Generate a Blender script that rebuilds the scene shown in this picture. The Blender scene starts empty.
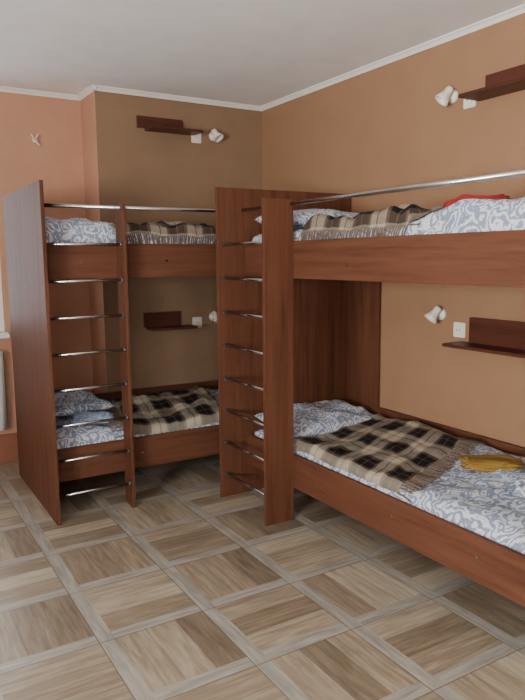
import bpy, bmesh, math, random
from mathutils import Vector, Matrix, noise
random.seed(7)
S=bpy.context.scene
COL=S.collection

# ---------------------------------------------------------------- materials
def lin(c):
    return tuple(((v/255)/12.92 if v/255<=.04045 else (((v/255)+.055)/1.055)**2.4) for v in c)+(1,)
def newmat(name):
    m=bpy.data.materials.new(name);m.use_nodes=True
    nt=m.node_tree;b=nt.nodes['Principled BSDF']
    return m,nt,b
class G:
    def __init__(s,nt): s.nt=nt
    def n(s,t,**k):
        x=s.nt.nodes.new(t)
        for a,v in k.items(): setattr(x,a,v)
        return x
    def link(s,a,b): s.nt.links.new(a,b)
    def setin(s,inp,v):
        if hasattr(v,'is_linked') or isinstance(v,bpy.types.NodeSocket): s.link(v,inp)
        else: inp.default_value=v
    def m(s,op,a,b=None,c=None):
        x=s.n('ShaderNodeMath',operation=op);s.setin(x.inputs[0],a)
        if b is not None:s.setin(x.inputs[1],b)
        if c is not None:s.setin(x.inputs[2],c)
        return x.outputs[0]
    def mix(s,f,a,b,bt='MIX'):
        x=s.n('ShaderNodeMix',data_type='RGBA',blend_type=bt)
        s.setin(x.inputs[0],f);s.setin(x.inputs[6],a);s.setin(x.inputs[7],b)
        return x.outputs[2]
    def noise(s,vec,scale,detail=3,rough=.5,dist=0):
        x=s.n('ShaderNodeTexNoise');s.link(vec,x.inputs['Vector'])
        x.inputs['Scale'].default_value=scale;x.inputs['Detail'].default_value=detail
        x.inputs['Roughness'].default_value=rough;x.inputs['Distortion'].default_value=dist
        return x.outputs[0]
    def mapscale(s,vec,sc):
        x=s.n('ShaderNodeMapping');s.link(vec,x.inputs[0]);x.inputs['Scale'].default_value=sc
        return x.outputs[0]
    def ramp(s,f,stops,interp='LINEAR'):
        x=s.n('ShaderNodeValToRGB');s.link(f,x.inputs[0]);cr=x.color_ramp;cr.interpolation=interp
        while len(cr.elements)<len(stops): cr.elements.new(.5)
        for e,(p,c) in zip(cr.elements,stops): e.position=p;e.color=c
        return x.outputs[0]
    def bump(s,h,b,st,dist=.01):
        x=s.n('ShaderNodeBump');s.link(h,x.inputs['Height']);x.inputs['Strength'].default_value=st;x.inputs['Distance'].default_value=dist
        s.link(x.outputs[0],b.inputs['Normal'])
def coords(g):
    return g.n('ShaderNodeTexCoord').outputs['Object']

def plain(name,c,rough=.5,metal=0,bumpst=0,bscale=200):
    m,nt,b=newmat(name);g=G(nt)
    o=coords(g)
    n=g.noise(o,6,2)
    col=g.mix(n,lin([v*.95 for v in c]),lin([min(255,v*1.04) for v in c]))
    g.link(col,b.inputs['Base Color'])
    b.inputs['Roughness'].default_value=rough;b.inputs['Metallic'].default_value=metal
    if bumpst: g.bump(g.noise(o,bscale,3),b,bumpst,.004)
    return m

def wood(name,axis,base=(90,56,40),rough=.52,spec=.2):
    m,nt,b=newmat(name);g=G(nt);o=coords(g)
    sc={'x':(1.2,22,22),'y':(22,1.2,22),'z':(22,22,1.2)}[axis]
    v=g.mapscale(o,sc)
    n1=g.noise(v,1,6,.6,.6)
    v2=g.mapscale(o,tuple(s*5 for s in sc))
    n2=g.noise(v2,1,3,.7)
    f=g.m('ADD',g.m('MULTIPLY',n1,.75),g.m('MULTIPLY',n2,.25))
    d=lin([base[0]*.76,base[1]*.7,base[2]*.68]);l=lin([base[0]*1.14,base[1]*1.18,base[2]*1.2])
    col=g.ramp(f,[(.3,d),(.48,lin(base)),(.7,l)])
    g.link(col,b.inputs['Base Color'])
    b.inputs['Roughness'].default_value=rough
    b.inputs['Specular IOR Level'].default_value=spec
    g.bump(n2,b,.05,.002)
    return m
WX=wood('cherry_laminate_x','x');WY=wood('cherry_laminate_y','y');WZ=wood('cherry_laminate_z','z',spec=.12,rough=.55)
WSH=wood('shelf_laminate','x',(78,44,34),.4)
WSHY=wood('shelf_laminate_y','y',(78,44,34),.4)
CHROME=plain('brushed_chrome',(190,190,192),.22,1)
DARKM=plain('dark_metal_flange',(110,108,108),.4,.9)
WHITE=plain('white_plastic',(226,222,212),.35)
WHITEM=plain('white_paint',(232,231,228),.5)
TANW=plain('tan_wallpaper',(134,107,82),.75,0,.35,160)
ORW=plain('orange_tan_wallpaper',(148,113,84),.7,0,.35,160)
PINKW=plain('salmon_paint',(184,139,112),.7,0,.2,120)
CEILM=plain('ceiling_paint',(253,253,253),.85)
SKIRT=plain('skirting_brown',(132,84,62),.5)
MATT=plain('mattress_ticking',(196,196,196),.9)
RED=plain('red_cloth',(140,30,32),.9,0,.3)
MUST=plain('mustard_towel',(140,110,44),.95,0,.6,300)
METALR=plain('radiator_enamel',(225,225,222),.4)

def floral(name,bg=(122,135,158),fg=(198,202,210)):
    m,nt,b=newmat(name);g=G(nt);o=coords(g)
    w=g.n('ShaderNodeTexNoise');g.link(o,w.inputs['Vector']);w.inputs['Scale'].default_value=12;w.inputs['Detail'].default_value=1
    add=g.n('ShaderNodeVectorMath',operation='MULTIPLY_ADD');g.link(w.outputs['Color'],add.inputs[0]);add.inputs[1].default_value=(.13,.13,.13);g.link(o,add.inputs[2])
    v=g.n('ShaderNodeTexVoronoi');g.link(add.outputs[0],v.inputs['Vector']);v.inputs['Scale'].default_value=13
    ring=g.m('SINE',g.m('MULTIPLY',v.outputs['Distance'],20))
    n2=g.noise(o,30,2,.5,3)
    f=g.m('ADD',g.m('MULTIPLY',ring,.22),n2)
    k=g.ramp(f,[(.46,(0,0,0,1)),(.54,(1,1,1,1))])
    col=g.mix(k,lin(bg),lin(fg))
    g.link(col,b.inputs['Base Color']);b.inputs['Roughness'].default_value=.85
    g.bump(g.noise(o,9,4,.6),b,.5,.02)
    return m
FLOR=floral('floral_cotton')
BLUEC=floral('pale_blue_cotton',(140,162,192),(180,194,212))

def plaid():
    m,nt,b=newmat('plaid_wool');g=G(nt)
    uv=g.n('ShaderNodeUVMap').outputs[0]
    sp=g.n('ShaderNodeSeparateXYZ');g.link(uv,sp.inputs[0])
    cream=lin((230,218,196));tan=lin((130,108,92));blk=lin((18,15,18))
    stops=[(0,cream),(.17,tan),(.20,cream),(.37,tan),(.43,blk),(.64,tan),(.67,blk),(.85,tan),(.93,cream)]
    def st(s):
        f=g.m('FRACT',g.m('MULTIPLY',s,1/.24))
        return g.ramp(f,stops,'CONSTANT')
    col=g.mix(.5,st(sp.outputs[0]),st(sp.outputs[1]))
    o=coords(g)
    col=g.mix(g.m('MULTIPLY',g.noise(o,60,3),.16),col,lin((54,44,40)))
    g.link(col,b.inputs['Base Color']);b.inputs['Roughness'].default_value=.95
    g.bump(g.noise(o,250,3),b,.4,.003)
    return m
PLAID=plaid()
FRINGE=plain('fringe_yarn',(112,96,84),.95)

def floor_mat():
    m,nt,b=newmat('parquet_look_tile');g=G(nt);o=coords(g)
    sp=g.n('ShaderNodeSeparateXYZ');g.link(o,sp.inputs[0])
    T=.45;OX=.69-9;OY=.60-9;SW=.064
    X=g.m('SUBTRACT',sp.outputs[0],OX);Y=g.m('SUBTRACT',sp.outputs[1],OY)
    u=g.m('DIVIDE',X,T);v=g.m('DIVIDE',Y,T)
    iu=g.m('FLOOR',u);iv=g.m('FLOOR',v);fu=g.m('FRACT',u);fv=g.m('FRACT',v)
    sw=SW/T
    s1=g.m('LESS_THAN',fu,sw);s2=g.m('LESS_THAN',fv,sw)
    bu=g.m('DIVIDE',g.m('SUBTRACT',fu,sw),1-sw);bv=g.m('DIVIDE',g.m('SUBTRACT',fv,sw),1-sw)
    par=g.m('GREATER_THAN',g.m('MODULO',g.m('ADD',iu,iv),2.0),.5)
    ipar=g.m('SUBTRACT',1.0,par)
    NP=3.0
    pid=g.m('ADD',g.m('MULTIPLY',g.m('FLOOR',g.m('MULTIPLY',bu,NP)),par),g.m('MULTIPLY',g.m('FLOOR',g.m('MULTIPLY',bv,NP)),ipar))
    def wn(a,b_,c):
        cb=g.n('ShaderNodeCombineXYZ');g.link(a,cb.inputs[0]);g.link(b_,cb.inputs[1]);g.link(c,cb.inputs[2])
        x=g.n('ShaderNodeTexWhiteNoise');g.link(cb.outputs[0],x.inputs[0]);return x.outputs[0]
    r1=wn(iu,iv,pid);r2=wn(iu,iv,g.m('ADD',iu,.5))
    nA=g.noise(g.mapscale(o,(44,4,1)),1,5,.65,.4)
    nB=g.noise(g.mapscale(o,(4,44,1)),1,5,.65,.4)
    grain=g.m('ADD',g.m('MULTIPLY',nA,par),g.m('MULTIPLY',nB,ipar))
    f=g.m('ADD',g.m('ADD',g.m('MULTIPLY',r1,.44),g.m('MULTIPLY',r2,.18)),g.m('MULTIPLY',g.m('SUBTRACT',grain,.3),1.0))
    col=g.ramp(f,[(.1,lin((94,82,68))),(.5,lin((138,124,105))),(.9,lin((180,170,150)))])
    gst=[(.3,lin((124,120,113))),(.7,lin((170,165,156)))]
    gA=g.ramp(nA,gst);gB=g.ramp(nB,gst)
    col=g.mix(s2,col,gB);col=g.mix(s1,col,gA)
    def seam(fr,w): return g.m('LESS_THAN',g.m('MINIMUM',fr,g.m('SUBTRACT',1.0,fr)),w)
    s12=g.m('MAXIMUM',s1,s2);ns=g.m('SUBTRACT',1.0,s12)
    pl=g.m('ADD',g.m('MULTIPLY',g.m('FRACT',g.m('MULTIPLY',bu,NP)),par),g.m('MULTIPLY',g.m('FRACT',g.m('MULTIPLY',bv,NP)),ipar))
    ps=g.m('MULTIPLY',g.m('MULTIPLY',seam(pl,.018),ns),.35)
    col=g.mix(ps,col,lin((84,68,56)))
    es=g.m('MULTIPLY',g.m('MAXIMUM',seam(fu,.005),seam(fv,.005)),.8)
    col=g.mix(es,col,lin((88,79,70)))
    g.link(col,b.inputs['Base Color'])
    b.inputs['Roughness'].default_value=.3
    g.bump(grain,b,.08,.003)
    return m
FLOORM=floor_mat()

# ---------------------------------------------------------------- mesh helpers
def mkobj(name,bm,mats,parent=None,smooth=False):
    me=bpy.data.meshes.new(name);bm.to_mesh(me);bm.free()
    if not isinstance(mats,(list,tuple)): mats=[mats]
    for m in mats: me.materials.append(m)
    if smooth:
        for p in me.polygons: p.use_smooth=True
    o=bpy.data.objects.new(name,me);COL.objects.link(o)
    if parent: o.parent=parent
    return o
def addbox(bm,x0,x1,y0,y1,z0,z1,mi=0):
    r=bmesh.ops.create_cube(bm,size=1)
    for v in r['verts']:
        v.co=Vector(((x0+x1)/2+v.co.x*(x1-x0),(y0+y1)/2+v.co.y*(y1-y0),(z0+z1)/2+v.co.z*(z1-z0)))
    for f in set(f for v in r['verts'] for f in v.link_faces): f.material_index=mi
def box(name,x0,x1,y0,y1,z0,z1,mat,parent=None,bev=.0015):
    bm=bmesh.new();addbox(bm,x0,x1,y0,y1,z0,z1)
    if bev: bmesh.ops.bevel(bm,geom=bm.edges[:],offset=bev,segments=2,affect='EDGES',profile=.5)
    return mkobj(name,bm,mat,parent)
def addcyl(bm,p,q,r1,r2=None,seg=20,mi=0,cap=True):
    p=Vector(p);q=Vector(q);r2=r1 if r2 is None else r2
    d=q-p;rot=d.to_track_quat('Z','Y').to_matrix().to_4x4()
    M=Matrix.Translation((p+q)/2)@rot
    r=bmesh.ops.create_cone(bm,cap_ends=cap,segments=seg,radius1=r1,radius2=r2,depth=d.length,matrix=M)
    for f in set(f for v in r['verts'] for f in v.link_faces): f.material_index=mi;f.smooth=len(f.verts)==4
def empty(name,loc=(0,0,0)):
    e=bpy.data.objects.new(name,None);COL.objects.link(e);return e

# ---------------------------------------------------------------- room
XW=2.866;YB=4.72;YB2=5.07;ZC=2.703;XPI=1.50;XLW=-2.3;YFW=-1.6
box('floor',XLW-.1,XW+.1,YFW-.1,YB2+.25,-.1,0,FLOORM,bev=0)
box('ceiling',XLW-.1,XW+.1,YFW-.1,YB2+.25,ZC,ZC+.1,CEILM,bev=0)
box('wall_right',XW,XW+.12,YFW,YB2+.25,0,ZC,ORW,bev=0)
FWX=(-1.95,-.55)  # unseen opening, added behind the camera to admit the fill light
bm=bmesh.new()
addbox(bm,XLW,FWX[0],YFW-.12,YFW,0,ZC);addbox(bm,FWX[1],XW,YFW-.12,YFW,0,ZC)
addbox(bm,FWX[0],FWX[1],YFW-.12,YFW,0,.9);addbox(bm,FWX[0],FWX[1],YFW-.12,YFW,2.3,ZC)
mkobj('wall_front',bm,ORW)
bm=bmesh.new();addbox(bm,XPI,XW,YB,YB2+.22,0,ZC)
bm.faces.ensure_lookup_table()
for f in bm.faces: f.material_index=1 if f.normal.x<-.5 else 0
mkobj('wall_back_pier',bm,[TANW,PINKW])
WX0,WX1,WZ0,WZ1=-.75,.87,.98,2.3
bm=bmesh.new()
addbox(bm,XLW,WX0,YB2,YB2+.22,0,ZC);addbox(bm,WX1,XPI,YB2,YB2+.22,0,ZC)
addbox(bm,WX0,WX1,YB2,YB2+.22,0,WZ0);addbox(bm,WX0,WX1,YB2,YB2+.22,WZ1,ZC)
mkobj('wall_back',bm,PINKW)
LW=(-.9,1.1)
bm=bmesh.new()
for a,b in [(YFW,LW[0]),(LW[1],YB2+.22)]: addbox(bm,XLW-.22,XLW,a,b,0,ZC)
addbox(bm,XLW-.22,XLW,LW[0],LW[1],0,.9);addbox(bm,XLW-.22,XLW,LW[0],LW[1],2.3,ZC)
mkobj('wall_left',bm,PINKW)

def window(name,axis,a0,a1,z0,z1,c):
    e=empty(name);w=.06
    def B(n,p0,p1,q0,q1,cc=c,t=.03):
        if axis=='x': box(n,p0,p1,cc-t,cc+t,q0,q1,WHITEM,e,.003)
        else: box(n,cc-t,cc+t,p0,p1,q0,q1,WHITEM,e,.003)
    B('jamb_left',a0,a0+w,z0,z1);B('jamb_right',a1-w,a1,z0,z1)
    B('head',a0+w,a1-w,z1-w,z1);B('bottom_rail',a0+w,a1-w,z0,z0+w)
    mid=(a0+a1)/2;B('mullion',mid-.04,mid+.04,z0+w,z1-w)
    return e
w1=window('window_1','x',WX0,WX1,WZ0,WZ1,YB2+.06)
box('sill',WX0-.05,WX1+.01,YB2-.10,YB2,WZ0-.035,WZ0-.002,WHITEM,w1,.004)
window('window_2','y',*LW,.9,2.3,XLW-.1)
window('added_window','x',*FWX,.9,2.3,YFW-.06)  # unseen frame, added around the front fill opening

e=empty('radiator')
bm=bmesh.new()
for i in range(14):
    x=-.56+i*.1
    addbox(bm,x,x+.085,YB2-.11,YB2-.03,.27,.86)
bmesh.ops.bevel(bm,geom=bm.edges[:],offset=.012,segments=2,affect='EDGES')
mkobj('fins',bm,METALR,e,True)
bm=bmesh.new();addcyl(bm,(-.5,YB2-.07,.33),(.82,YB2-.07,.33),.02);addcyl(bm,(-.5,YB2-.07,.8),(.82,YB2-.07,.8),.02)
addcyl(bm,(-.3,YB2-.07,.0),(-.3,YB2-.07,.33),.012);mkobj('pipes',bm,METALR,e)

def cornice(name,p,q,inward):
    p=Vector(p);q=Vector(q);n=Vector(inward)
    prof=[(0,0),(.03,0),(.03,-.006),(.02,-.012),(.011,-.022),(.006,-.03),(0,-.03)]
    bm=bmesh.new();A=[];B=[]
    for a,z in prof:
        A.append(bm.verts.new(p+n*a+Vector((0,0,z))));B.append(bm.verts.new(q+n*a+Vector((0,0,z))))
    k=len(prof)
    for i in range(k): bm.faces.new((A[i],A[(i+1)%k],B[(i+1)%k],B[i]))
    bm.faces.new(A);bm.faces.new(B[::-1]);bmesh.ops.recalc_face_normals(bm,faces=bm.faces[:])
    mkobj(name,bm,WHITEM)
cornice('trim_1',(XW,YFW,ZC),(XW,YB,ZC),(-1,0,0))
cornice('trim_2',(XPI-.03,YB,ZC),(XW,YB,ZC),(0,-1,0))
cornice('trim_3',(XPI,YB-.03,ZC),(XPI,YB2,ZC),(-1,0,0))
cornice('trim_4',(XLW,YB2,ZC),(XPI,YB2,ZC),(0,-1,0))
cornice('trim_5',(XLW,YFW,ZC),(XLW,YB2,ZC),(1,0,0))
box('baseboard_back',XLW,XPI-.012,YB2-.012,YB2,0,.22,SKIRT,bev=.003)
box('baseboard_left',XLW,XLW+.012,YFW,YB2-.02,0,.1,SKIRT,bev=.003)
box('baseboard_front',XLW+.02,XW-.02,YFW,YFW+.012,0,.1,SKIRT,bev=.003)

e=empty('door_1')
box('leaf',-.2,.65,YFW+.013,YFW+.05,.005,2.0,WHITEM,e,.004)
for n,a in (('frame_left',(-.27,-.2,0,2.07)),('frame_right',(.65,.72,0,2.07)),('frame_top',(-.2,.65,2.0,2.07))):
    box(n,a[0],a[1],YFW+.013,YFW+.06,a[2],a[3],WHITEM,e,.003)
bm=bmesh.new();addcyl(bm,(.58,YFW+.05,1),(.58,YFW+.1,1),.01);addcyl(bm,(.58,YFW+.095,1),(.47,YFW+.095,1),.009);mkobj('handle',bm,CHROME,e)

# ---------------------------------------------------------------- bunk beds
RZ=[1.585,1.38,1.175,.97,.765,.56,.355,.15]
T=.02
def rungs(name,parent,axis,a0,a1,c,zs):
    bm=bmesh.new()
    for z in zs:
        P0=(a0,c,z) if axis=='x' else (c,a0,z);P1=(a1,c,z) if axis=='x' else (c,a1,z)
        addcyl(bm,P0,P1,.0085,seg=16)
        d=.012
        for s,e_ in ((a0,a0+d),(a1-d,a1)):
            A=(s,c,z) if axis=='x' else (c,s,z);B=(e_,c,z) if axis=='x' else (c,e_,z)
            addcyl(bm,A,B,.016,seg=16,mi=1)
    return mkobj(name,bm,[CHROME,DARKM],parent)
def bolts(parent,pts,axis):
    bm=bmesh.new()
    for p in pts:
        d=Vector((0,-.003,0)) if axis=='y' else Vector((-.003,0,0))
        addcyl(bm,p,Vector(p)+d,.006,seg=12)
    mkobj('bolts',bm,CHROME,parent)

A=empty('bunk_bed')
XL=.843;XP=1.322;YF=3.66;YR=3.815;XE=2.846
box('end_panel_left',XL,XL+T,YF,YB-.004,0,1.92,WZ,A)
box('end_panel_right',XE-T,XE,YR,YB-.004,0,1.92,WZ,A)
box('ladder_post',XP-T,XP,YF+.03,YR,0,1.815,WZ,A)
box('upper_rail',XL+T,XE-T,YR,YR+T,1.388,1.593,WX,A)
box('lower_rail',XL+T,XE-T,YR,YR+T,.20,.398,WX,A)
box('back_rail_lower',XL+T,XE-T,YB-.026,YB-.006,.2,.52,WX,A)
box('back_rail_upper',XL+T,XE-T,YB-.026,YB-.006,1.388,1.62,WX,A)
box('platform_lower',XL+T,XE-T,YR+T,YB-.028,.235,.255,WX,A)
box('platform_upper',XL+T,XE-T,YR+T,YB-.028,1.405,1.425,WX,A)
rungs('ladder_rungs',A,'x',XL+T,XP-T,YF+.06,RZ)
bm=bmesh.new();addcyl(bm,(XL+T,YF+.075,1.795),(XE-T,YF+.075,1.795),.011,seg=18)
addcyl(bm,(XE-T-.02,YF+.075,1.795),(XE-T-.02,YR,1.79),.011,seg=18)
mkobj('guard_tube',bm,CHROME,A)
bolts(A,[(XP+.3,YR,1.49),(XP+.1,YR,.3),(XL+.25,YR,1.49)],'y')

B=empty('bunk_bed')
XF=1.84;XFr=2.030;YE=3.555;YP=3.02;YN=1.36;XB=XW-.006
box('end_panel_far',XF,XB,YE,YE+T,0,1.92,WZ,B)
box('end_panel_near',XFr,XB,YN-T,YN,0,1.92,WZ,B)
box('ladder_post',XF,XFr,YP,YP+T,0,1.815,WZ,B)
box('upper_rail',XFr,XFr+T,YN,YE,1.388,1.593,WY,B)
box('lower_rail',XFr,XFr+T,YN,YE,.193,.388,WY,B)
box('wall_post_board',XB-T,XB,3.24,YE,0,1.40,WZ,B)
box('back_rail_lower',XB-T,XB,YN,3.24,.2,.52,WY,B)
box('back_rail_upper',XB-T,XB,YN,YE,1.402,1.60,WY,B)
box('platform_lower',XFr+T,XB-T,YN,YE,.235,.255,WY,B)
box('platform_upper',XFr+T,XB-T,YN,YE,1.405,1.425,WY,B)
rungs('ladder_rungs',B,'y',YP+T,YE,XF+.045,RZ)
bm=bmesh.new();addcyl(bm,(XFr-.012,YN,1.79),(XFr-.012,YE,1.79),.011,seg=18)
mkobj('guard_tube',bm,CHROME,B)
bolts(B,[(XFr,2.55,1.46),(XFr,2.2,.30),(XFr,2.75,.30),(XFr,1.7,.3)],'x')

# ---------------------------------------------------------------- bedding
def sm(t): t=max(0,min(1,t));return t*t*(3-2*t)
def nz(x,y,s,seed): return noise.noise(Vector((x*s+seed,y*s-seed,seed*1.7)))
def hfun(x0,x1,y0,y1,zb,zt,amp,seed,extra=None,edge=.09):
    def h(x,y):
        e=min(x-x0,x1-x,y-y0,y1-y)
        k=math.sqrt(max(0,1-(1-max(0,min(1,e/edge)))**2))
        r1=1-abs(nz(x,y,4.5,seed+9))*3
        z=zt+amp*(nz(x,y,3.2,seed)+.5*nz(x,y,7.5,seed+3)+.3*nz(x,y,17,seed+5)+.35*max(0,r1))
        if extra: z+=extra(x,y)
        return zb+(z-zb)*k
    return h
def slab(name,x0,x1,y0,y1,zb,h,mat,step=.018):
    nx=int((x1-x0)/step);ny=int((y1-y0)/step);bm=bmesh.new();V=[]
    for i in range(nx+1):
        for j in range(ny+1):
            x=x0+(x1-x0)*i/nx;y=y0+(y1-y0)*j/ny
            V.append(bm.verts.new((x,y,h(x,y))))
    g=lambda i,j:V[i*(ny+1)+j]
    for i in range(nx):
        for j in range(ny): bm.faces.new((g(i,j),g(i+1,j),g(i+1,j+1),g(i,j+1)))
    rim=[g(i,0) for i in range(nx+1)]+[g(nx,j) for j in range(1,ny+1)]+[g(i,ny) for i in range(nx-1,-1,-1)]+[g(0,j) for j in range(ny-1,0,-1)]
    low=[bm.verts.new((v.co.x,v.co.y,zb-.0005)) for v in rim]
    k=len(rim)
    for a in range(k): bm.faces.new((rim[(a+1)%k],rim[a],low[a],low[(a+1)%k]))
    bm.faces.new(low[::-1])
    return mkobj(name,bm,mat,None,True)
def mattress(x0,x1,y0,y1,z0,z1):
    return box('mattress',x0,x1,y0,y1,z0,z1,MATT,None,.025)
def pillow(cx,cy,cz,lx,ly,lz,rot=0,tilt=0,seed=1,mat=None,name='pillow',rough=1):
    bm=bmesh.new();N=30;rows={}
    for s in (1,-1):
        for i in range(N+1):
            for j in range(N+1):
                a=-1+2*i/N;b=-1+2*j/N
                e=(1-abs(a)**2.6)*(1-abs(b)**2.6)
                t=max(0,e)**.42
                x=a*lx/2*(1-.05*(1-b*b)*(abs(a)**4));y=b*ly/2*(1-.06*(1-a*a)*abs(b)**4)
                z=s*lz/2*t
                if s>0: z+=.018*rough*t*(nz(a,b,2.3,seed)+.5*nz(a,b,6,seed))
                edge=i in(0,N) or j in(0,N)
                if s<0 and edge: rows[(s,i,j)]=rows[(1,i,j)]
                else: rows[(s,i,j)]=bm.verts.new((x,y,z))
    for s in (1,-1):
        for i in range(N):
            for j in range(N):
                q=[rows[(s,i,j)],rows[(s,i+1,j)],rows[(s,i+1,j+1)],rows[(s,i,j+1)]]
                bm.faces.new(q if s>0 else q[::-1])
    M=Matrix.Translation((cx,cy,cz))@Matrix.Rotation(rot,4,'Z')@Matrix.Rotation(tilt,4,'X')
    bmesh.ops.transform(bm,matrix=M,verts=bm.verts[:])
    return mkobj(name,bm,mat or FLOR,None,True)
def blanket(c,h,fr,seed,lift=.012,name='plaid_blanket',amp=.012,limits=None,thick=.006,uvo=(0,0)):
    P=[Vector(p) for p in c]
    LU=(P[1]-P[0]).length;LV=(P[3]-P[0]).length
    nu=int(LU/.014);nv=int(LV/.014)
    bm=bmesh.new();uvl=bm.loops.layers.uv.new('UVMap');V=[];UV={}
    def lim(p):
        return min(p.x-limits[0],limits[1]-p.x,p.y-limits[2],limits[3]-p.y)
    def pos(u,v):
        p=P[0]*(1-u)*(1-v)+P[1]*u*(1-v)+P[2]*u*v+P[3]*(1-u)*v
        wob=.016*nz(u*LU,v*LV,5,seed)*max(0,min(1,lim(p)/.06))
        p=p+Vector((wob,-wob))
        p.x=max(limits[0],min(limits[1],p.x));p.y=max(limits[2],min(limits[3],p.y))
        return p
    def zz(p,u=.5,v=.5):
        e=min(1,max(0,lim(p)/.045));k=math.sqrt(1-(1-e)**2)
        eu=min(u,1-u)*LU/.03;ev=min(v,1-v)*LV/.03
        kk=min(1,math.sqrt(max(0,1-(1-min(1,eu,ev))**2)))
        k=min(k,.0+kk)
        return h(p.x,p.y)+.009+k*(lift+amp*abs(nz(p.x,p.y,6,seed))+amp*.7*max(0,nz(p.x,p.y,14,seed+2)))
    for i in range(nu+1):
        for j in range(nv+1):
            u=i/nu;v=j/nv;p=pos(u,v)
            w=bm.verts.new((p.x,p.y,zz(p,u,v)));V.append(w);UV[w]=(u*LU+uvo[0],v*LV+uvo[1])
    g=lambda i,j:V[i*(nv+1)+j]
    for i in range(nu):
        for j in range(nv):
            f=bm.faces.new((g(i,j),g(i+1,j),g(i+1,j+1),g(i,j+1)))
            for l in f.loops: l[uvl].uv=UV[l.vert]
    bmesh.ops.solidify(bm,geom=bm.faces[:],thickness=thick)
    def strand(p,d):
        L=.08+random.random()*.03
        p=Vector(p);side=Vector((-d.y,d.x))*.0042
        q=p.xy+d*L+Vector((random.uniform(-1,1),random.uniform(-1,1)))*.008
        q.x=max(limits[0],min(limits[1],q.x));q.y=max(limits[2],min(limits[3],q.y))
        m=(p.xy+q)/2
        pts=[(p.xy,p.z+.002),(m,h(m.x,m.y)+.011),(q,h(q.x,q.y)+.008)]
        vs=[]
        for a,z in pts: vs.append((bm.verts.new((a.x-side.x,a.y-side.y,z)),bm.verts.new((a.x+side.x,a.y+side.y,z)),bm.verts.new((a.x,a.y,z+.006))))
        for k in range(2):
            for e in range(3):
                f=bm.faces.new((vs[k][e],vs[k][(e+1)%3],vs[k+1][(e+1)%3],vs[k+1][e]));f.material_index=1
    for s in fr:
        n=int((LV if s[0]=='u' else LU)/.013)
        for k in range(n+1):
            t=k/n
            if s=='u1': a,b=pos(1,t),pos(.97,t)
            elif s=='u0': a,b=pos(0,t),pos(.03,t)
            elif s=='v1': a,b=pos(t,1),pos(t,.97)
            else: a,b=pos(t,0),pos(t,.03)
            d=(a-b)
            if d.length<1e-4: continue
            strand((a.x,a.y,zz(a,0,0)),d.normalized())
    bmesh.ops.recalc_face_normals(bm,faces=bm.faces[:])
    return mkobj(name,bm,[PLAID,FRINGE],None,True)
def crumple(name,cx,cy,z0,lx,ly,lz,mat,seed,rot=0,tilt=0):
    bm=bmesh.new()
    bmesh.ops.create_icosphere(bm,subdivisions=5,radius=1)
    for v in bm.verts:
        n=v.co.copy()
        k=1+.3*noise.noise(n*1.6+Vector((seed,0,0)))+.16*noise.noise(n*4+Vector((0,seed,0)))+.06*noise.noise(n*9)
        zf=math.copysign(abs(n.z)**.6,n.z)
        fold=1+.25*math.sin(n.y*5+seed+n.x*2)
        x,y,z=math.copysign(abs(n.x)**.6,n.x)*lx/2*k,math.copysign(abs(n.y)**.6,n.y)*ly/2*k,max(-.25,zf*fold)*lz*k
        v.co=(x,y,z+.25*lz)
    M=Matrix.Translation((cx,cy,z0))@Matrix.Rotation(rot,4,'Z')@Matrix.Rotation(tilt,4,'Y')
    bmesh.ops.transform(bm,matrix=M,verts=bm.verts[:])
    return mkobj(name,bm,mat,None,True)

# right lower
x0,x1,y0,y1=XFr+T+.004,XB-T-.004,YN+.01,YE-.01
mattress(x0,x1,y0,y1,.257,.355)
h=hfun(x0,x1,y0,y1,.356,.436,.026,2,lambda x,y:.055*sm((x-x0-.1)/.6)+.02*sm((2.2-y)/.3))
slab('duvet',x0,x1,y0,y1,.356,h,FLOR)
blanket([(x0+.01,2.20),(2.80,2.42),(2.80,3.16),(x0+.01,3.08)],h,['v0'],3,limits=(x0,x1,y0,y1),lift=.004,uvo=(.05,.09))
pillow(2.42,3.31,h(2.45,3.3)+.045,.72,.44,.12,0,.10,4,rough=1.6)
crumple('folded_towel',2.52,2.05,h(2.52,2.05)+.006,.30,.16,.026,MUST,3,-.75)
crumple('pillowcase',2.50,1.72,h(2.5,1.72)+.0,.3,.22,.05,FLOR,8,.2)
# right upper
mattress(x0,x1,y0,y1,1.427,1.575)
h=hfun(x0,x1,y0,y1,1.576,1.645,.028,5,lambda x,y:.055*sm((2.2-y)/.3)+.02*sm((x-x0)/.5),edge=.05)
slab('duvet',x0,x1,y0,y1,1.576,h,FLOR)
blanket([(x0+.012,2.18),(2.7,2.10),(2.7,3.0),(x0+.012,3.0)],h,['v0','u0'],6,limits=(x0-.002,x1,y0,y1),lift=.03,amp=.04,uvo=(.085,.08))
pillow(2.40,3.28,h(2.45,3.3)+.05,.68,.44,.13,0,.05,9)
crumple('red_cloth',2.30,1.98,h(2.30,1.98)+.01,.24,.14,.035,RED,5,-1.0)
# left lower
x0,x1,y0,y1=XL+T+.01,XE-T-.01,YR+T+.004,YB-.03
mattress(x0,x1,y0,y1,.257,.36)
h=hfun(x0,x1,y0,y1,.361,.43,.028,11,lambda x,y:.05*sm((y-y0-.1)/.6)+.05*sm((1.5-x)/.25))
slab('duvet',x0,x1,y0,y1,.361,h,FLOR)
blanket([(1.36,y0+.01),(2.12,y0+.01),(2.2,4.6),(1.44,4.45)],h,['u0'],12,limits=(x0,x1,y0,y1),lift=.02,amp=.03,uvo=(.08,.06))
pillow(1.12,4.36,h(1.14,4.38)+.03,.42,.56,.09,.1,0,14,FLOR,rough=2)
crumple('folded_bedsheet',1.18,4.02,h(1.18,4.02)+.012,.24,.2,.035,BLUEC,14,-.3)
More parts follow.
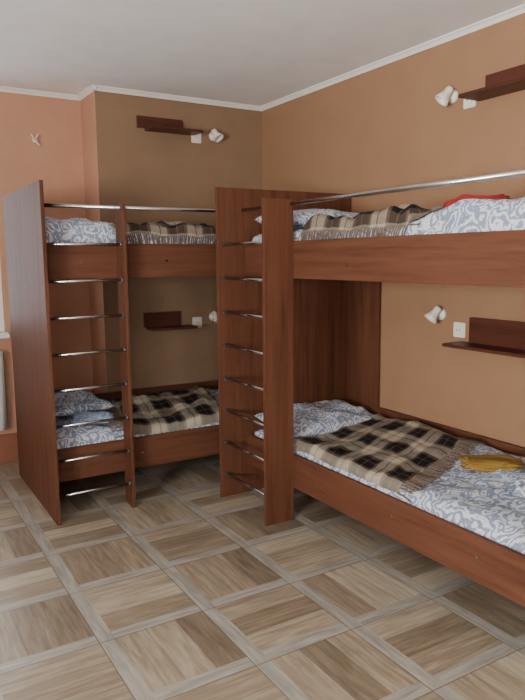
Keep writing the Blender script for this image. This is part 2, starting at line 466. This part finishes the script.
# left upper
mattress(x0,x1,y0,y1,1.427,1.58)
h=hfun(x0,x1,y0,y1,1.581,1.65,.03,21,lambda x,y:.075*sm((1.38-x)/.12)+.02*sm((y-y0)/.5),edge=.05)
slab('duvet',x0,x1,y0,y1,1.581,h,FLOR)
blanket([(1.34,y0+.012),(2.0,y0+.012),(2.06,4.5),(1.40,4.5)],h,['u1','v0'],22,limits=(x0,x1,y0-.002,y1),lift=.03,amp=.04,uvo=(.02,.085))

# ---------------------------------------------------------------- wall shelves, lamps, sockets
def shelf(axis,a0,a1,zb,plate_h,b0,b1,dep=.16):
    e=empty('wall_shelf')
    if axis=='x':
        c=YB-.002
        box('back_plate',a0,a1,c-.018,c,zb+.018,zb+.018+plate_h,WSH,e)
        box('board',b0,b1,c-dep,c,zb,zb+.018,WSH,e)
    else:
        c=XW-.002
        box('back_plate',c-.018,c,a0,a1,zb+.018,zb+.018+plate_h,WSHY,e)
        box('board',c-dep,c,b0,b1,zb,zb+.018,WSHY,e)
shelf('x',1.80,2.16,2.43,.085,1.86,2.26)
shelf('x',1.80,2.10,.97,.11,1.82,2.18)
shelf('y',2.04,2.45,2.31,.10,1.98,2.50)
shelf('y',2.04,2.50,1.01,.14,2.02,2.56)

def socket(axis,a,z):
    e=empty('power_socket')
    bm=bmesh.new()
    s=.042
    if axis=='x': addbox(bm,a-s,a+s,YB-.012,YB-.001,z-s,z+s)
    else: addbox(bm,XW-.012,XW-.001,a-s,a+s,z-s,z+s)
    bmesh.ops.bevel(bm,geom=bm.edges[:],offset=.004,segments=2,affect='EDGES');mkobj('frame',bm,WHITE,e)
    bm=bmesh.new()
    if axis=='x': addcyl(bm,(a,YB-.0125,z),(a,YB-.016,z),.024,mi=0);[addcyl(bm,(a+d,YB-.016,z),(a+d,YB-.017,z),.004,mi=1) for d in(-.01,.01)]
    else: addcyl(bm,(XW-.0125,a,z),(XW-.016,a,z),.024,mi=0);[addcyl(bm,(XW-.016,a+d,z),(XW-.017,a+d,z),.004,mi=1) for d in(-.01,.01)]
    mkobj('insert',bm,[WHITE,DARKM],e)
socket('x',2.275,2.42);socket('x',2.25,1.0);socket('y',2.56,2.33);socket('y',2.58,1.09)

def spin(bm,prof,M,seg=24,mi=0):
    rings=[]
    for r,z in prof:
        rings.append([bm.verts.new(M@Vector((r*math.cos(2*math.pi*k/seg),r*math.sin(2*math.pi*k/seg),z))) for k in range(seg)])
    for a,b in zip(rings,rings[1:]):
        for k in range(seg):
            f=bm.faces.new((a[k],a[(k+1)%seg],b[(k+1)%seg],b[k]));f.material_index=mi;f.smooth=True
    for rr in(rings[0][::-1],rings[-1]):
        f=bm.faces.new(rr);f.material_index=mi
def lamp(axis,a,z):
    e=empty('wall_spotlight')
    if axis=='x': M=Matrix.Translation((a,YB-.001,z))@Matrix.Rotation(math.radians(90),4,'X')
    else: M=Matrix.Translation((XW-.001,a,z))@Matrix.Rotation(math.radians(-90),4,'Y')
    bm=bmesh.new();spin(bm,[(.034,0),(.036,.006),(.03,.016),(.014,.026)],M);mkobj('base',bm,WHITE,e)
    bm=bmesh.new()
    p0=M@Vector((0,0,.02));p1=M@Vector((0,0,.065));addcyl(bm,p0,p1,.007);mkobj('arm',bm,WHITE,e)
    out=(M.to_3x3()@Vector((0,0,1)))
    d=(out*.55+Vector((0,0,-.75))+(Vector((.25,0,0)) if axis=='x' else Vector((0,.25,0)))).normalized()
    H=Matrix.Translation(p1-d*.03)@d.to_track_quat('Z','Y').to_matrix().to_4x4()
    bm=bmesh.new();spin(bm,[(.012,-.022),(.02,-.018),(.023,-.004),(.022,.012),(.027,.03),(.036,.05),(.042,.066),(.038,.066),(.03,.05),(.02,.035),(.004,.03)],H)
    mkobj('head',bm,WHITE,e)
lamp('x',2.42,2.44);lamp('x',2.39,1.04);lamp('y',2.68,2.37);lamp('y',2.72,1.17)

e=empty('wall_hook')
bm=bmesh.new();addcyl(bm,(1.15,YB2,2.36),(1.15,YB2-.02,2.36),.016);addcyl(bm,(1.15,YB2-.02,2.36),(1.12,YB2-.05,2.39),.005)
addcyl(bm,(1.15,YB2-.02,2.36),(1.17,YB2-.05,2.32),.005);addcyl(bm,(1.15,YB2-.02,2.36),(1.17,YB2-.04,2.40),.005)
mkobj('bracket',bm,WHITE,e)

# ---------------------------------------------------------------- lights
def area(name,loc,rot,sx,sy,en,col):
    l=bpy.data.lights.new(name,'AREA');l.shape='RECTANGLE';l.size=sx;l.size_y=sy;l.energy=en;l.color=col
    o=bpy.data.objects.new(name,l);o.location=loc;o.rotation_euler=rot;COL.objects.link(o);return o
area('daylight_window_back',((WX0+WX1)/2,YB2+.3,(WZ0+WZ1)/2),(math.radians(-90),0,0),1.6,1.4,24,(.88,.94,1))
area('daylight_window_left',(XLW-.4,(LW[0]+LW[1])/2,1.4),(0,math.radians(-118),0),1.4,2.0,560,(1,.985,.95))
area('added_fill_front',(sum(FWX)/2,YFW-.35,1.3),(math.radians(128),0,0),1.4,1.4,80,(1,.98,.95))  # added fill from out of view, tilted up to brighten ceiling and back walls
w=bpy.data.worlds.new('World');S.world=w;w.use_nodes=True
nt=w.node_tree;bg=nt.nodes['Background'];sky=nt.nodes.new('ShaderNodeTexSky');sky.sky_type='HOSEK_WILKIE'
nt.links.new(sky.outputs[0],bg.inputs[0]);bg.inputs[1].default_value=.6

# ---------------------------------------------------------------- camera
yaw,pitch,roll,f=.5441,.1388,.0085,657.58
c,s=math.cos(yaw),math.sin(yaw);cp,sp=math.cos(pitch),math.sin(pitch);cr,sr=math.cos(roll),math.sin(roll)
r=Vector((c,-s,0));F=Vector((s*cp,c*cp,-sp));U=Vector((s*sp,c*sp,cp))
r2=r*cr-U*sr;u2=r*sr+U*cr
cam=bpy.data.cameras.new('camera');co=bpy.data.objects.new('camera',cam);COL.objects.link(co)
M=Matrix((r2,u2,-F)).transposed().to_4x4();M.translation=(0,0,1.5);co.matrix_world=M
cam.sensor_fit='VERTICAL';cam.sensor_height=36;cam.lens=f/700*36;cam.clip_start=.05
S.camera=co
